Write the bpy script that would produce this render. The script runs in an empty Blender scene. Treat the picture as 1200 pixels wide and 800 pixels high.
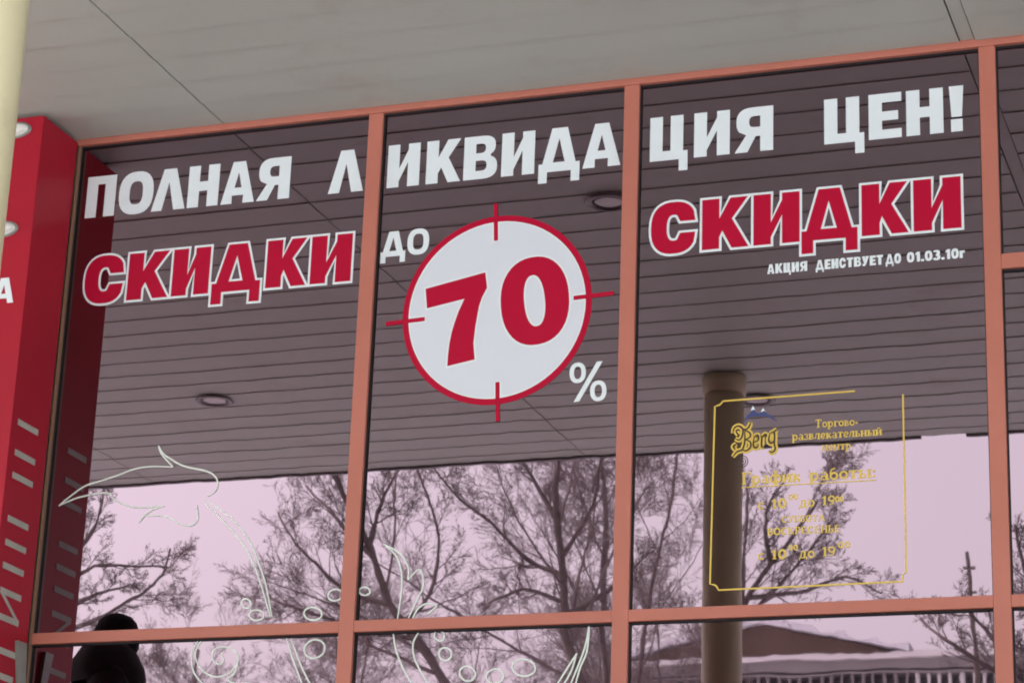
import bpy, math, random
from mathutils import Vector, Matrix
from mathutils.geometry import tessellate_polygon
sc = bpy.context.scene
C = sc.collection
rnd = random.Random(7)

# ---------------------------------------------------------------- camera
YAW, PITCH, ROLL = 0.3439, 0.3289, 0.0383
fw = Vector((-math.sin(YAW)*math.cos(PITCH), math.cos(YAW)*math.cos(PITCH), math.sin(PITCH)))
rt = Vector((math.cos(YAW), math.sin(YAW), 0)); up = rt.cross(fw)
rt, up = rt*math.cos(ROLL)+up*math.sin(ROLL), up*math.cos(ROLL)-rt*math.sin(ROLL)
cd = bpy.data.cameras.new('camera'); cam = bpy.data.objects.new('camera', cd); C.objects.link(cam)
M = Matrix((rt, up, -fw)).transposed().to_4x4(); M.translation = Vector((0, -9.375, 1.6))
cam.matrix_world = M
cd.sensor_width = 36; cd.lens = 86.887; cd.clip_start = 0.05; cd.clip_end = 2000
sc.camera = cam
# ---------------------------------------------------------------- sky, sun, exposure
w = bpy.data.worlds.new('World'); sc.world = w; w.use_nodes = True
nt = w.node_tree; bg = nt.nodes['Background']
sky = nt.nodes.new('ShaderNodeTexSky'); sky.sky_type = 'NISHITA'; sky.sun_disc = False
SUN_EL, SUN_AZ = math.radians(48), math.radians(270)      # azimuth measured clockwise from +Y
sky.sun_elevation = SUN_EL; sky.sun_rotation = SUN_AZ; sky.dust_density = 4; sky.air_density = 1.5
hs = nt.nodes.new('ShaderNodeHueSaturation'); hs.inputs['Saturation'].default_value = 0.16
nt.links.new(sky.outputs[0], hs.inputs['Color']); nt.links.new(hs.outputs[0], bg.inputs['Color'])
bg.inputs['Strength'].default_value = 0.105
sd = bpy.data.lights.new('sun', 'SUN'); sd.energy = 1.15; sd.angle = math.radians(14); sd.color = (1, .98, .95)
so = bpy.data.objects.new('sun', sd); C.objects.link(so)
sv = Vector((math.sin(SUN_AZ)*math.cos(SUN_EL), math.cos(SUN_AZ)*math.cos(SUN_EL), math.sin(SUN_EL)))
so.rotation_euler = sv.to_track_quat('Z', 'Y').to_euler(); so.location = (0, -20, 30)
vs = sc.view_settings; vs.view_transform = 'Standard'; vs.look = 'None'; vs.gamma = 1; vs.use_curve_mapping = False
vs.exposure = 2.53
sc.cycles.pixel_filter_type = 'BLACKMAN_HARRIS'; sc.cycles.filter_width = 1.9
sc.cycles.max_bounces = 10; sc.cycles.glossy_bounces = 6; sc.cycles.diffuse_bounces = 5

# ---------------------------------------------------------------- materials
def mat(name, col, rough=.6, metal=0, vary=.0, scale=6, bump=0, bscale=40, spec=.5, dirt=None, dscale=2.0, dthr=.55):
    m = bpy.data.materials.new(name); m.use_nodes = True; t = m.node_tree; b = t.nodes['Principled BSDF']
    b.inputs['Base Color'].default_value = (*col, 1); b.inputs['Roughness'].default_value = rough
    b.inputs['Metallic'].default_value = metal; b.inputs['Specular IOR Level'].default_value = spec
    tc = t.nodes.new('ShaderNodeTexCoord')
    out = None
    if vary:
        n = t.nodes.new('ShaderNodeTexNoise'); n.inputs['Scale'].default_value = scale; n.inputs['Detail'].default_value = 5
        t.links.new(tc.outputs['Object'], n.inputs['Vector'])
        r = t.nodes.new('ShaderNodeValToRGB')
        r.color_ramp.elements[0].position = .3; r.color_ramp.elements[1].position = .7
        r.color_ramp.elements[0].color = (*[c*(1-vary) for c in col], 1)
        r.color_ramp.elements[1].color = (*[min(1, c*(1+vary)) for c in col], 1)
        t.links.new(n.outputs['Fac'], r.inputs[0]); out = r.outputs[0]
    if dirt:
        n = t.nodes.new('ShaderNodeTexNoise'); n.inputs['Scale'].default_value = dscale; n.inputs['Detail'].default_value = 8
        n.inputs['Roughness'].default_value = .65
        t.links.new(tc.outputs['Object'], n.inputs['Vector'])
        r = t.nodes.new('ShaderNodeValToRGB'); r.color_ramp.elements[0].position = dthr; r.color_ramp.elements[1].position = dthr+.15
        r.color_ramp.elements[0].color = (0, 0, 0, 1); r.color_ramp.elements[1].color = (1, 1, 1, 1)
        t.links.new(n.outputs['Fac'], r.inputs[0])
        mx = t.nodes.new('ShaderNodeMix'); mx.data_type = 'RGBA'
        t.links.new(r.outputs[0], mx.inputs[0])
        if out: t.links.new(out, mx.inputs[6])
        else: mx.inputs[6].default_value = (*col, 1)
        mx.inputs[7].default_value = (*dirt, 1); out = mx.outputs[2]
    if out: t.links.new(out, b.inputs['Base Color'])
    if bump:
        n = t.nodes.new('ShaderNodeTexNoise'); n.inputs['Scale'].default_value = bscale; n.inputs['Detail'].default_value = 4
        t.links.new(tc.outputs['Object'], n.inputs['Vector'])
        bp = t.nodes.new('ShaderNodeBump'); bp.inputs['Strength'].default_value = 1; bp.inputs['Distance'].default_value = bump
        t.links.new(n.outputs['Fac'], bp.inputs['Height']); t.links.new(bp.outputs[0], b.inputs['Normal'])
    return m
MIRROR = mat('tinted mirror glass', (.272, .203, .238), .012, 1, bump=.0005, bscale=1.1)
COPPER = mat('copper painted aluminium', (.51, .175, .125), .45, 0, .05, 3, spec=.3, dirt=(.43, .17, .13), dscale=5, dthr=.6)
TRIM = mat('tan edge trim', (.27, .15, .09), .5)
DARKTRIM = mat('dark grey edge trim', (.10, .085, .085), .5)
GASKET = mat('black rubber gasket', (.015, .013, .016), .7)
SOFFIT = mat('grey cream soffit panel', (.53, .565, .515), .55, 0, .03, 1.2, dirt=(.47, .465, .42), dscale=1.5, dthr=.56)
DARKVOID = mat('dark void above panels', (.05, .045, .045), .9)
CREAM = mat('cream painted steel', (.56, .505, .325), .45, 0, .04, 2.5, dirt=(.45, .40, .25), dscale=4, dthr=.62)
RED = mat('red composite panel', (.40, .012, .03), .4, 0, .05, 2, spec=.2)
SIDE_RED = RED
WHITE = mat('white vinyl film', (.80, .87, .90), .4)
REDV = mat('crimson vinyl film', (.48, .003, .035), .5, spec=.15)
PALE = mat('pale grey white film', (.72, .755, .82), .4)
LINEW = mat('white outline film', (.76, .82, .75), .5)
GOLD = mat('gold film', (.74, .52, .085), .4)
DKINK = mat('dark maroon film', (.04, .012, .012), .5)
BLUE = mat('blue film', (.04, .055, .19), .5)
LAMPW = mat('frosted lamp glass', (.75, .75, .7), .2)
STEEL = mat('grey galvanised steel', (.30, .31, .28), .45, .3, .1, 12)
LAMPRIM = mat('grey lamp rim', (.26, .24, .24), .4, .3)
LAMPIN = mat('lamp reflector', (.40, .38, .36), .3, .5)
BARK = mat('dull grey brown bark', (.13, .105, .10), .9, 0, .25, 14)
TWIG = mat('grey brown twigs', (.17, .138, .135), .9, 0, .2, 3)
GROUND = mat('trodden grey snow', (.55, .56, .58), .85, 0, .08, .5, dirt=(.3, .29, .28), dscale=.35, dthr=.62)
ASPH = mat('wet asphalt', (.055, .055, .058), .6, 0, .2, 3, dirt=(.35, .35, .36), dscale=.8, dthr=.62)
STONE = mat('pale paving stone', (.27, .265, .26), .8, 0, .1, 3, dirt=(.5, .5, .52), dscale=1.2, dthr=.58)
TILE = mat('red brown terrace tile', (.16, .10, .085), .5, 0, .1, 3)
WALLM = mat('pale plaster wall', (.46, .42, .38), .85, 0, .05, 2)
PLAST = mat('grey plaster', (.27, .25, .25), .9, 0, .1, .6)
BROWN = mat('brown painted gable', (.13, .085, .065), .8, 0, .12, 1)
SNOW = mat('old snow', (.72, .73, .76), .8, 0, .05, 2, bump=.03, bscale=3)
PAINTW = mat('white paint', (.75, .74, .72), .6)
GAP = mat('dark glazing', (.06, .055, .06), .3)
COAT = mat('black wool coat', (.012, .010, .012), .9, 0, .3, 30)
KNIT = mat('black knit cap', (.009, .008, .010), .95, 0, .3, 60, bump=.004, bscale=120)
CLOTH = mat('dark trousers', (.015, .015, .02), .9)
SKIN = mat('skin', (.45, .27, .2), .55)
BOOT = mat('black leather boot', (.015, .013, .012), .5)
EYEM = mat('eye', (.05, .03, .02), .2)
WOODP = mat('weathered timber mast', (.10, .08, .07), .9)

# ---------------------------------------------------------------- helpers
def empty(name, loc, label, cat, group=None):
    o = bpy.data.objects.new(name, None); C.objects.link(o); o.location = loc; o.empty_display_size = .2
    o['label'] = label; o['category'] = cat
    if group: o['group'] = group
    return o
def wloc(o):
    v = Vector((0, 0, 0))
    while o: v += Vector(o.location); o = o.parent
    return v
class MB:
    def __init__(s): s.v = []; s.f = []
    def add(s, vs_, fs):
        n = len(s.v); s.v += [tuple(p) for p in vs_]; s.f += [tuple(i+n for i in f) for f in fs]; return s
    def box(s, x0, x1, y0, y1, z0, z1):
        return s.add([(x0,y0,z0),(x1,y0,z0),(x1,y1,z0),(x0,y1,z0),(x0,y0,z1),(x1,y0,z1),(x1,y1,z1),(x0,y1,z1)],
                     [(0,3,2,1),(4,5,6,7),(0,1,5,4),(1,2,6,5),(2,3,7,6),(3,0,4,7)])
    def hexa(s, p):   # 8 points, bottom ring then top ring
        return s.add(p, [(0,3,2,1),(4,5,6,7),(0,1,5,4),(1,2,6,5),(2,3,7,6),(3,0,4,7)])
    def lathe(s, cx, cy, prof, n=24, ax='z'):
        n0 = len(s.v)
        for (r, h) in prof:
            for k in range(n):
                a = 2*math.pi*k/n
                s.v.append((cx+r*math.cos(a), cy+r*math.sin(a), h))
        for j in range(len(prof)-1):
            for k in range(n):
                a, b = n0+j*n+k, n0+j*n+(k+1) % n
                s.f.append((a, b, b+n, a+n))
        s.f.append(tuple(n0+k for k in reversed(range(n)))); s.f.append(tuple(n0+(len(prof)-1)*n+k for k in range(n)))
        return s
    def tube(s, pts, rad, n=6):
        n0 = len(s.v); m_ = len(pts)
        ref = Vector((.31, .17, .93))
        for i, p in enumerate(pts):
            t = (pts[min(i+1, m_-1)]-pts[max(i-1, 0)])
            if t.length < 1e-9: t = Vector((0, 0, 1))
            t.normalize(); a = t.cross(ref)
            if a.length < .1: a = t.cross(Vector((1, 0, 0)))
            a.normalize(); b = t.cross(a)
            for k in range(n):
                th = 2*math.pi*k/n; q = p+(a*math.cos(th)+b*math.sin(th))*rad[i]
                s.v.append((q.x, q.y, q.z))
        for i in range(m_-1):
            for k in range(n):
                a_, b_ = n0+i*n+k, n0+i*n+(k+1) % n
                s.f.append((a_, b_, b_+n, a_+n))
        return s
    def build(s, name, m, parent=None, smooth=False, bevel=0):
        off = wloc(parent) if parent else Vector((0, 0, 0))
        me = bpy.data.meshes.new(name)
        me.from_pydata([(x-off.x, y-off.y, z-off.z) for x, y, z in s.v], [], s.f)
        me.materials.append(m)
        if smooth: me.polygons.foreach_set('use_smooth', [True]*len(me.polygons))
        me.update()
        o = bpy.data.objects.new(name, me); C.objects.link(o)
        if parent: o.parent = parent
        if bevel:
            b = o.modifiers.new('bevel', 'BEVEL'); b.width = bevel; b.segments = 2; b.limit_method = 'ANGLE'
        return o
def solo(o, label, cat, group=None):
    o['label'] = label; o['category'] = cat
    if group: o['group'] = group
    return o
def struct(o): o['kind'] = 'structure'; return o

# flat film shapes: contours in a plane with u to the right and v up
def area(c): return .5*sum(c[i][0]*c[(i+1) % len(c)][1]-c[(i+1) % len(c)][0]*c[i][1] for i in range(len(c)))
def grow(contours, d):
    """offset every contour so that the filled shape swells by d (first contour of each island outer, holes given as ('h', pts))"""
    out = []
    for hole, c in contours:
        c = c if (area(c) > 0) != hole else c[::-1]
        n = len(c); r = []
        for i in range(n):
            p, q, s_ = Vector(c[i-1]), Vector(c[i]), Vector(c[(i+1) % n])
            e1 = (q-p).normalized(); e2 = (s_-q).normalized()
            n1 = Vector((e1.y, -e1.x)); n2 = Vector((e2.y, -e2.x)); b = n1+n2
            k = b.length_squared
            b = b*(2/k) if k > .35 else b*(2/.35) if k > 1e-6 else n1
            r.append(tuple(q+b*d))
        out.append((hole, r))
    return out
def film(mb, contours, y, th=.001, mapf=None):
    """prism of a flat shape on the glass: front face at y-th (towards the street), back at y"""
    mapf = mapf or (lambda u, v, dd: (u, y-dd, v))
    islands = []
    for hole, c in contours:
        if hole: islands[-1].append(c)
        else: islands.append([c])
    for isl in islands:
        isl = [c if (area(c) > 0) == (k == 0) else c[::-1] for k, c in enumerate(isl)]
        flat = [p for c in isl for p in c]; n = len(flat)
        tris = tessellate_polygon([[Vector((p[0], p[1], 0)) for p in c] for c in isl])
        vs_ = [mapf(u, v, th) for u, v in flat]+[mapf(u, v, 0) for u, v in flat]; fs = []
        for t in tris:
            a, b, c_ = (Vector(flat[i]) for i in t)
            fs.append(tuple(t) if (b-a).cross(c_-a) > 0 else tuple(reversed(t)))
        k0 = 0
        for c in isl:
            m_ = len(c)
            for i in range(m_):
                a, b = k0+i, k0+(i+1) % m_; fs.append((a+n, b+n, b, a))
            k0 += m_
        mb.add(vs_, fs)
    return mb
def smooth_line(pts, n=5, closed=False):
    P = [Vector(p) for p in pts]; out = []
    N = len(P); rng = range(N) if closed else range(N-1)
    for i in rng:
        p1, p2 = P[i], P[(i+1) % N]
        p0 = P[i-1] if (i > 0 or closed) else p1; p3 = P[(i+2) % N] if (i+2 < N or closed) else p2
        for k in range(n):
            t = k/n
            out.append(.5*((2*p1)+(p2-p0)*t+(2*p0-5*p1+4*p2-p3)*t*t+(3*p1-p0-3*p2+p3)*t**3))
    if not closed: out.append(P[-1])
    return out
def ribbon(mb, pts, wd, y, closed=False, wend=None, ej=[0]):
    """thin film line of width wd following 2-d points on the glass"""
    ej[0] = (ej[0]+1) % 7; y -= ej[0]*.00006
    pts = [Vector(p) for p in pts]; n = len(pts); vs_ = []; fs = []
    for i, p in enumerate(pts):
        a = pts[i-1] if (i or closed) else p; b = pts[(i+1) % n] if (i < n-1 or closed) else p
        t = (b-a); t = t.normalized() if t.length > 1e-9 else Vector((1, 0)); nn = Vector((-t.y, t.x))
        ww = wd if wend is None else wd+(wend-wd)*abs(2*i/(n-1)-1)**3
        l, r = p+nn*ww/2, p-nn*ww/2
        vs_ += [(l.x, y-.0008, l.y), (r.x, y-.0008, r.y), (l.x, y, l.y), (r.x, y, r.y)]
    for i in range(n if closed else n-1):
        a, b = 4*i, 4*((i+1) % n)
        fs += [(a, a+1, b+1, b), (a+1, a+3, b+3, b+1), (a+2, a, b, b+2)]
    return mb.add(vs_, fs)

# ---------------------------------------------------------------- heavy condensed capitals (cap height 1, width W, stem t)
def ell(cx, cy, rx, ry, a0=0, a1=360, n=28, p=2.5):
    o = []
    full = abs(a1-a0) >= 360
    for k in range(n if full else n+1):
        a = math.radians(a0+(a1-a0)*k/n); c, s_ = math.cos(a), math.sin(a)
        o.append((cx+rx*math.copysign(abs(c)**(2/p), c), cy+ry*math.copysign(abs(s_)**(2/p), s_)))
    return o
def glyph(ch, W, t, h=.2):
    R = lambda x0, x1, y0, y1: [(x0, y0), (x1, y0), (x1, y1), (x0, y1)]
    if ch == 'П': return [(0, [(0,0),(0,1),(W,1),(W,0),(W-t,0),(W-t,1-h),(t,1-h),(t,0)])]
    if ch == 'Л': return [(0, [(0,0),(.31*W,1),(.68*W,1),(W,0),(W-t*1.02,0),(.485*W,.68),(t*.95,0)])]
    if ch == 'А': return [(0, [(0,0),(.31*W,1),(.68*W,1),(W,0),(W-t*1.02,0),(.67*W,.19),(.325*W,.19),(t*.98,0)]), (1, [(.39*W,.375),(.60*W,.375),(.495*W,.74)])]
    if ch == 'Н': return [(0, [(0,0),(0,1),(t,1),(t,.61),(W-t,.61),(W-t,1),(W,1),(W,0),(W-t,0),(W-t,.385),(t,.385),(t,0)])]
    if ch in 'ИЙ': return [(0, [(0,0),(0,1),(t,1),(t,.43),(W-t,.86),(W-t,1),(W,1),(W,0),(W-t,0),(W-t,.57),(t,.14),(t,0)])]
    if ch == 'К': return [(0, [(0,0),(0,1),(t,1),(t,.60),(.61*W,1),(.98*W,1),(.64*W,.58),(W,0),(.64*W,0),(.435*W,.36),(t,.23),(t,0)])]
    if ch == 'Д': return [(0, [(0,-.25),(0,.19),(.09*W,.19),(.31*W,1),(.69*W,1),(.90*W,.19),(W,.19),(W,-.25),(W*.79,-.25),(W*.79,0),(W*.21,0),(W*.21,-.25)]), (1, [(.345*W,.21),(.635*W,.21),(.49*W,.76)])]
    if ch == 'Ц':
        B = .88*W
        return [(0, [(0,0),(0,1),(t,1),(t,.21),(B-t,.21),(B-t,1),(B,1),(B,.19),(W,.19),(W,-.26),(W*.77,-.26),(W*.77,0)])]
    if ch == 'Е': return [(0, [(0,0),(0,1),(W,1),(W,1-h),(t,1-h),(t,.6),(W*.9,.6),(W*.9,.4),(t,.4),(t,h),(W,h),(W,0)])]
    if ch == '!': return [(0, [(0,1),(W,1),(W*.86,.32),(W*.14,.32)]), (0, R(W*.1, W*.9, 0, .27))]
    if ch == 'О' or ch == '0':
        return [(0, ell(W/2,.5,W/2,.52)), (1, ell(W/2,.5,max(W/2-t*.97, W*.13),.52-h*1.2, p=2.8))]
    if ch == 'С':
        o = ell(W/2,.5,W/2,.52,22,338,30); i = ell(W/2,.5,W*.155,.52-h*1.15,325,35,18)
        o[0] = (W*.97,.62); o[-1] = (W*.97,.385)
        return [(0, o+[(W*.64,.385)]+i[2:-2]+[(W*.64,.62)])]
    if ch == 'В':
        o = [(0,0),(0,1)]+ell(.56*W,.765,.38*W,.235,90,-55,8)+ell(.56*W,.275,.44*W,.275,62,-90,10)
        return [(0, o), (1, [(t,.60),(t,.82)]+ell(.52*W,.71,.13*W,.11,90,-90,6)), (1, [(t,.19),(t,.43)]+ell(.54*W,.31,.15*W,.12,90,-90,6))]
    if ch == 'Я':
        o = [(W,0),(W,1)]+ell(.46*W,.68,.42*W,.32,90,218,10)+[(.30*W,.385),(0,0),(.33*W,0),(.545*W,.345),(W-t,.345),(W-t,0)]
        return [(0, o), (1, [(W-t,.55),(W-t,.80)]+ell(.50*W,.675,.13*W,.125,90,270,6))]
    if ch == 'Т': return [(0, [(0,1),(W,1),(W,1-h),(W/2+t/2,1-h),(W/2+t/2,0),(W/2-t/2,0),(W/2-t/2,1-h),(0,1-h)])]
    if ch == 'У': return [(0, [(0,1),(t*1.05,1),(W*.52,.52),(W-t*1.05,1),(W,1),(W*.60,.18),(W*.42,0),(W*.1,0),(W*.1,h),(W*.33,.24)])]
    if ch == '1': return [(0, [(.35*W,0),(.35*W,.74),(.05*W,.66),(.05*W,.82),(.45*W,1),(.35*W+t,1),(.35*W+t,0)])]
    if ch == '3':
        o = ell(.45*W,.74,.48*W,.28,160,-50,9)+ell(.45*W,.28,.53*W,.30,55,-165,10)
        i = ell(.45*W,.29,.53*W-t,.12,-165,70,7)+[(.35*W,.45),(.35*W,.58)]+ell(.45*W,.73,.46*W-t,.11,-60,160,6)
        return [(0, o+i)]
    if ch == '.': return [(0, R(0, W, 0, .22))]
    if ch == 'г': return [(0, [(0,0),(0,.74),(W,.74),(W,.74-h),(t,.74-h),(t,0)])]
GY = .03        # plane of the glass behind the mullion faces
def place(contours, x, z, h): return [(hl, [(x+u*h, z+v*h) for u, v in c]) for hl, c in contours]
def letters(parent, spec, z, h, t, m, y=GY-.0004, outline=None, oc=None, hh=.2):
    for k, (ch, x0, x1) in enumerate(spec):
        c = place(glyph(ch, (x1-x0)/h, t, hh), x0, z, h)
        if outline:
            f = film(MB(), c, y-.0014, .0008).build('letter', m, parent)
            film(MB(), grow(c, outline), y-.00025*(k % 3), .0005).build('outline', oc, f)
        else: film(MB(), c, y, .001).build('letter', m, parent)

# ================================================================ SETTING
struct(MB().box(-400, 400, -600, 250, -.3, 0).build('ground', GROUND))
struct(MB().box(-40, 30, -14, -8.3, 0, .004).build('forecourt', STONE))
struct(MB().box(-120, 120, -14.25, -14.0, 0, .13).build('kerb', STONE))
struct(MB().box(-200, 200, -15.5, -14.25, .004, .008).build('road', ASPH))
TZ = 2.65
struct(MB().box(-12, 6, -3.7, .3, 0, TZ).build('terrace', TILE))
st = MB()
NR = 16; rise = TZ/NR
for k in range(1, NR): st.box(-12, 6, -3.7-.3*k, -3.7-.3*(k-1)-.0005, 0, TZ-rise*k)
struct(st.build('stairs', STONE))

# ================================================================ SHOPFRONT
ZTOP, ZTR0, ZTR1 = 6.171, 3.766, 3.816
XE, X1, X2, X3, X4 = -5.548, -4.047, -2.850, -1.321, .15
sf = empty('glazed_shopfront', (-2.8, 0, TZ), 'wide mirrored shopfront with copper coloured frames under the canopy', 'shopfront')
W2 = .034
bays = [(XE+.0075, X1-W2), (X1+W2, X2-W2), (X2+W2, X3-W2), (X3+W2, X4-W2), (X4+W2, X4+1.5)]
for x in (X1, X2, X3, X4):
    MB().box(x-W2, x+W2, 0, .12, TZ, ZTOP-.036).build('mullion', COPPER, sf, bevel=.003)
MB().box(XE-.02, X4+1.56, -.004, .12, ZTOP-.036, ZTOP-.012).build('top_rail', COPPER, sf, bevel=.003)
MB().box(XE-.02, X4+1.56, -.001, .12, ZTOP-.011, ZTOP+.02).build('top_rail', COPPER, sf)
for i, (a, b) in enumerate(bays):
    MB().box(a, b, .001, .12, ZTR0, ZTR1).build('transom', COPPER, sf, bevel=.003)
    MB().box(a, b, .001, .12, TZ+.001, TZ+.09).build('transom', COPPER, sf, bevel=.003)
MB().box(*bays[3], .001, .12, 5.149, 5.213).build('transom', COPPER, sf, bevel=.003)
MB().box(XE+.0005, XE+.007, -.004, .12, TZ, ZTOP-.037).build('edge_trim', TRIM, sf)
def pane(a, b, z0, z1, rx=0, rz=0):
    cx, cz = (a+b)/2, (z0+z1)/2
    m_ = MB().box(a+.001, b-.001, GY, GY+.012, z0+.001, z1-.001)
    m_.v = [(x-cx, y-GY, z-cz) for x, y, z in m_.v]
    o = m_.build('pane', MIRROR, None); o.parent = sf
    o.location = Vector((cx, GY, cz))-sf.location; o.rotation_euler = (math.radians(rx), 0, math.radians(rz))
    g = MB(); e = .005
    if a < -5: e = .0015
    g.box(a+.0005, a+e, .016, GY-.001, z0+e, z1-e).box(b-e, b-.0005, .022, GY-.001, z0+e, z1-e)
    g.box(a+.0005, b-.0005, .018, GY-.001, z1-.007, z1-.0005).box(a+.0005, b-.0005, .022, GY-.001, z0+.0005, z0+.003)
    g.build('gasket', GASKET, sf)
tilt_u = [(0, 0), (.02, -.02), (-.015, .02), (.01, -.03), (0, 0)]
tilt_l = [(.02, .01), (-.02, .03), (.02, .02), (.0, .05), (0, 0)]
for i, (a, b) in enumerate(bays):
    if i == 3:
        pane(a, b, 5.213, ZTOP-.036, *tilt_u[i]); pane(a, b, ZTR1, 5.149, *tilt_u[i])
    else: pane(a, b, ZTR1, ZTOP-.036, *tilt_u[i])
    pane(a, b, TZ+.09, ZTR0, *tilt_l[i])
bw = empty('shopping_centre', (0, 4, 0), 'plain pale plaster building behind and above the glazed front', 'building')
MB().box(-14, 14, .13, 8, TZ, 6.6).build('wall', WALLM, bw)
MB().box(-14, -5.57, -.02, .128, TZ, 6.16).build('wall', WALLM, bw)
MB().box(-14, 14, .02, 8, 6.62, 10.5).build('wall', WALLM, bw)
MB().box(-14.2, 14.2, -.1, 8.2, 10.505, 10.7).build('parapet', WALLM, bw)

# ================================================================ CANOPY
ca = empty('entrance_canopy', (-3, -2.7, ZTOP), 'deep flat canopy with grey cream slatted soffit over the entrance', 'canopy')
PITCH_Y = .2325; EDGE = -5.50
seams = [-11.2, -7.972, -4.806, -1.43, 1.85, 5.2]
row = 0; y = -.002
while y > EDGE+.05:
    y2 = max(y-PITCH_Y, EDGE)
    for i in range(len(seams)-1):
        a = seams[i]+(.064 if i == 3 else .004); b = seams[i+1]-.004
        dz = rnd.uniform(-.0008, .0008); yi, yo = y-.0022, y2+.0022
        # lapped profile: the edge nearer the glass hangs a little lower than its neighbour
        zi, zo = ZTOP-.0055+dz, ZTOP-.001+dz
        MB().hexa([(a,yo,zo),(b,yo,zo),(b,yi,zi),(a,yi,zi),(a,yo,zo+.016),(b,yo,zo+.016),(b,yi,zi+.0205),(a,yi,zi+.0205)]).build('soffit_panel', SOFFIT, ca)
    y = y2; row += 1
MB().box(seams[3]+.003, seams[3]+.060, EDGE, -.006, ZTOP-.002, ZTOP+.012).build('seam_strip', SOFFIT, ca)
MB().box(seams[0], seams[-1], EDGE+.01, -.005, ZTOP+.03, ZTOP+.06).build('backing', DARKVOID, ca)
MB().box(seams[0], seams[-1], EDGE, .0, ZTOP+.061, ZTOP+.45).build('roof_slab', WALLM, ca)
for (a, b) in ((seams[0], -2.58), (-2.30, seams[-1])):
    MB().box(a, b, EDGE-.03, EDGE-.001, ZTOP-.014, ZTOP+.06).build('edge_trim', DARKTRIM, ca)
MB().box(seams[0], seams[-1], EDGE-.028, EDGE-.002, ZTOP+.061, ZTOP+.45).build('fascia', SOFFIT, ca)
for k, (x, y_, lab) in enumerate(((-6.69, -3.80, 'round recessed soffit light above the floral decal pane'),
                                  (-3.355, -1.26, 'round recessed soffit light nearest the glass, near the round badge'),
                                  (-3.40, -4.50, 'round recessed soffit light just behind the cream column'))):
    L_ = empty('ceiling_light', (x, y_, ZTOP-.012), lab, 'ceiling light', 'round soffit lights')
    MB().lathe(x, y_, [(.115, ZTOP-.011), (.118, ZTOP-.016), (.105, ZTOP-.022), (.088, ZTOP-.018), (.086, ZTOP-.0105)], 28).build('rim', LAMPRIM, L_, True)
    MB().lathe(x, y_, [(.084, ZTOP-.0125), (.06, ZTOP-.0135), (.02, ZTOP-.014)], 24).build('lens', LAMPIN, L_, True)

# ================================================================ COLUMN
CX, CY, CR = -3.488, -4.049, .116
co = empty('canopy_column', (CX, CY, 2.1), 'round cream painted steel column carrying the canopy', 'column')
MB().lathe(CX, CY, [(CR, 2.66), (CR, ZTOP-.12)], 40).build('shaft', CREAM, co, True)
MB().lathe(CX, CY, [(CR+.001, ZTOP-.119), (CR+.012, ZTOP-.115), (CR+.014, ZTOP-.015), (CR+.004, ZTOP-.012)], 40).build('collar', CREAM, co, True)
MB().lathe(CX, CY, [(CR+.03, 2.56), (CR+.03, 2.64), (CR+.005, 2.659)], 40).build('base_ring', CREAM, co, True)
MB().box(CX-.24, CX+.24, CY-.24, CY+.24, 2.0, 2.559).build('plinth', STONE, co, bevel=.01)

# ================================================================ RED PYLON
PY = -.335
py = empty('red_pylon', (-6.0, -.17, TZ), 'tall red sign pylon with white lettering standing left of the glass', 'sign')
MB().box(-6.45, XE-.001, PY, -.013, TZ, 6.147).build('body', RED, py, bevel=.004)
zb = [4.70, 4.562, 4.459, 4.2635, 4.1585, 4.056, 3.945, 3.834, 3.692, 3.585]
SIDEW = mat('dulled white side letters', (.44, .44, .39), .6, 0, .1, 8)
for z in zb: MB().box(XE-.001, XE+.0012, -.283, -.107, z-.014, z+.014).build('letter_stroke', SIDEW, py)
def side_line(p, q, wd):
    a, b = Vector(p), Vector(q); n_ = (b-a).normalized(); n_ = Vector((-n_.y, n_.x))*wd/2
    ps = [a-n_, b-n_, b+n_, a+n_]
    return MB().add([(XE+.0016, p_.x, p_.y) for p_ in ps]+[(XE, p_.x, p_.y) for p_ in ps], [(0,1,2,3),(0,4,5,1),(1,5,6,2),(2,6,7,3),(3,7,4,0)])
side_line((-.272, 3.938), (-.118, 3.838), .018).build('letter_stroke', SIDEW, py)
br = MB(); a0, a1 = XE+.001, XE+.022
br.hexa([(a0,-.052,3.45),(a1,-.052,3.45),(a1,.0-.016,3.45),(a0,-.016,3.45),(a0,-.124,3.757),(a1,-.124,3.757),(a1,-.054,3.757),(a0,-.054,3.757)])
br.build('brace', STEEL, py)
film(MB(), place(glyph('А', .90, .24), -5.714, 5.243, .121), PY-.0005, .0015).build('letter', WHITE, py)
for k, (x, z, lab) in enumerate(((-5.690, 6.085, 'oval white bulkhead lamp at the top of the red pylon'), (-5.703, 5.600, 'oval white bulkhead lamp lower on the red pylon above the letter'))):
    L_ = empty('wall_lamp', (x, PY, z), lab, 'lamp', 'oval lamps on the red pylon')
    def oval(prof, n=32):
        m_ = MB(); n0 = 0
        for (rx, rz, d) in prof:
            for j in range(n):
                a = 2*math.pi*j/n; m_.v.append((x+rx*math.cos(a), PY-d, z+rz*math.sin(a)))
        for q in range(len(prof)-1):
            for j in range(n): a, b = q*n+j, q*n+(j+1) % n; m_.f.append((a, b, b+n, a+n))
        m_.f.append(tuple(range(n))); m_.f.append(tuple((len(prof)-1)*n+j for j in range(n)))
        return m_
    oval([(.084,.040,.0005),(.084,.040,.008),(.078,.035,.012)]).build('bezel', STEEL, L_, True)
    oval([(.072,.031,.0125),(.066,.027,.024),(.045,.017,.032),(.015,.006,.035)]).build('diffuser', LAMPW, L_, True)

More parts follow.
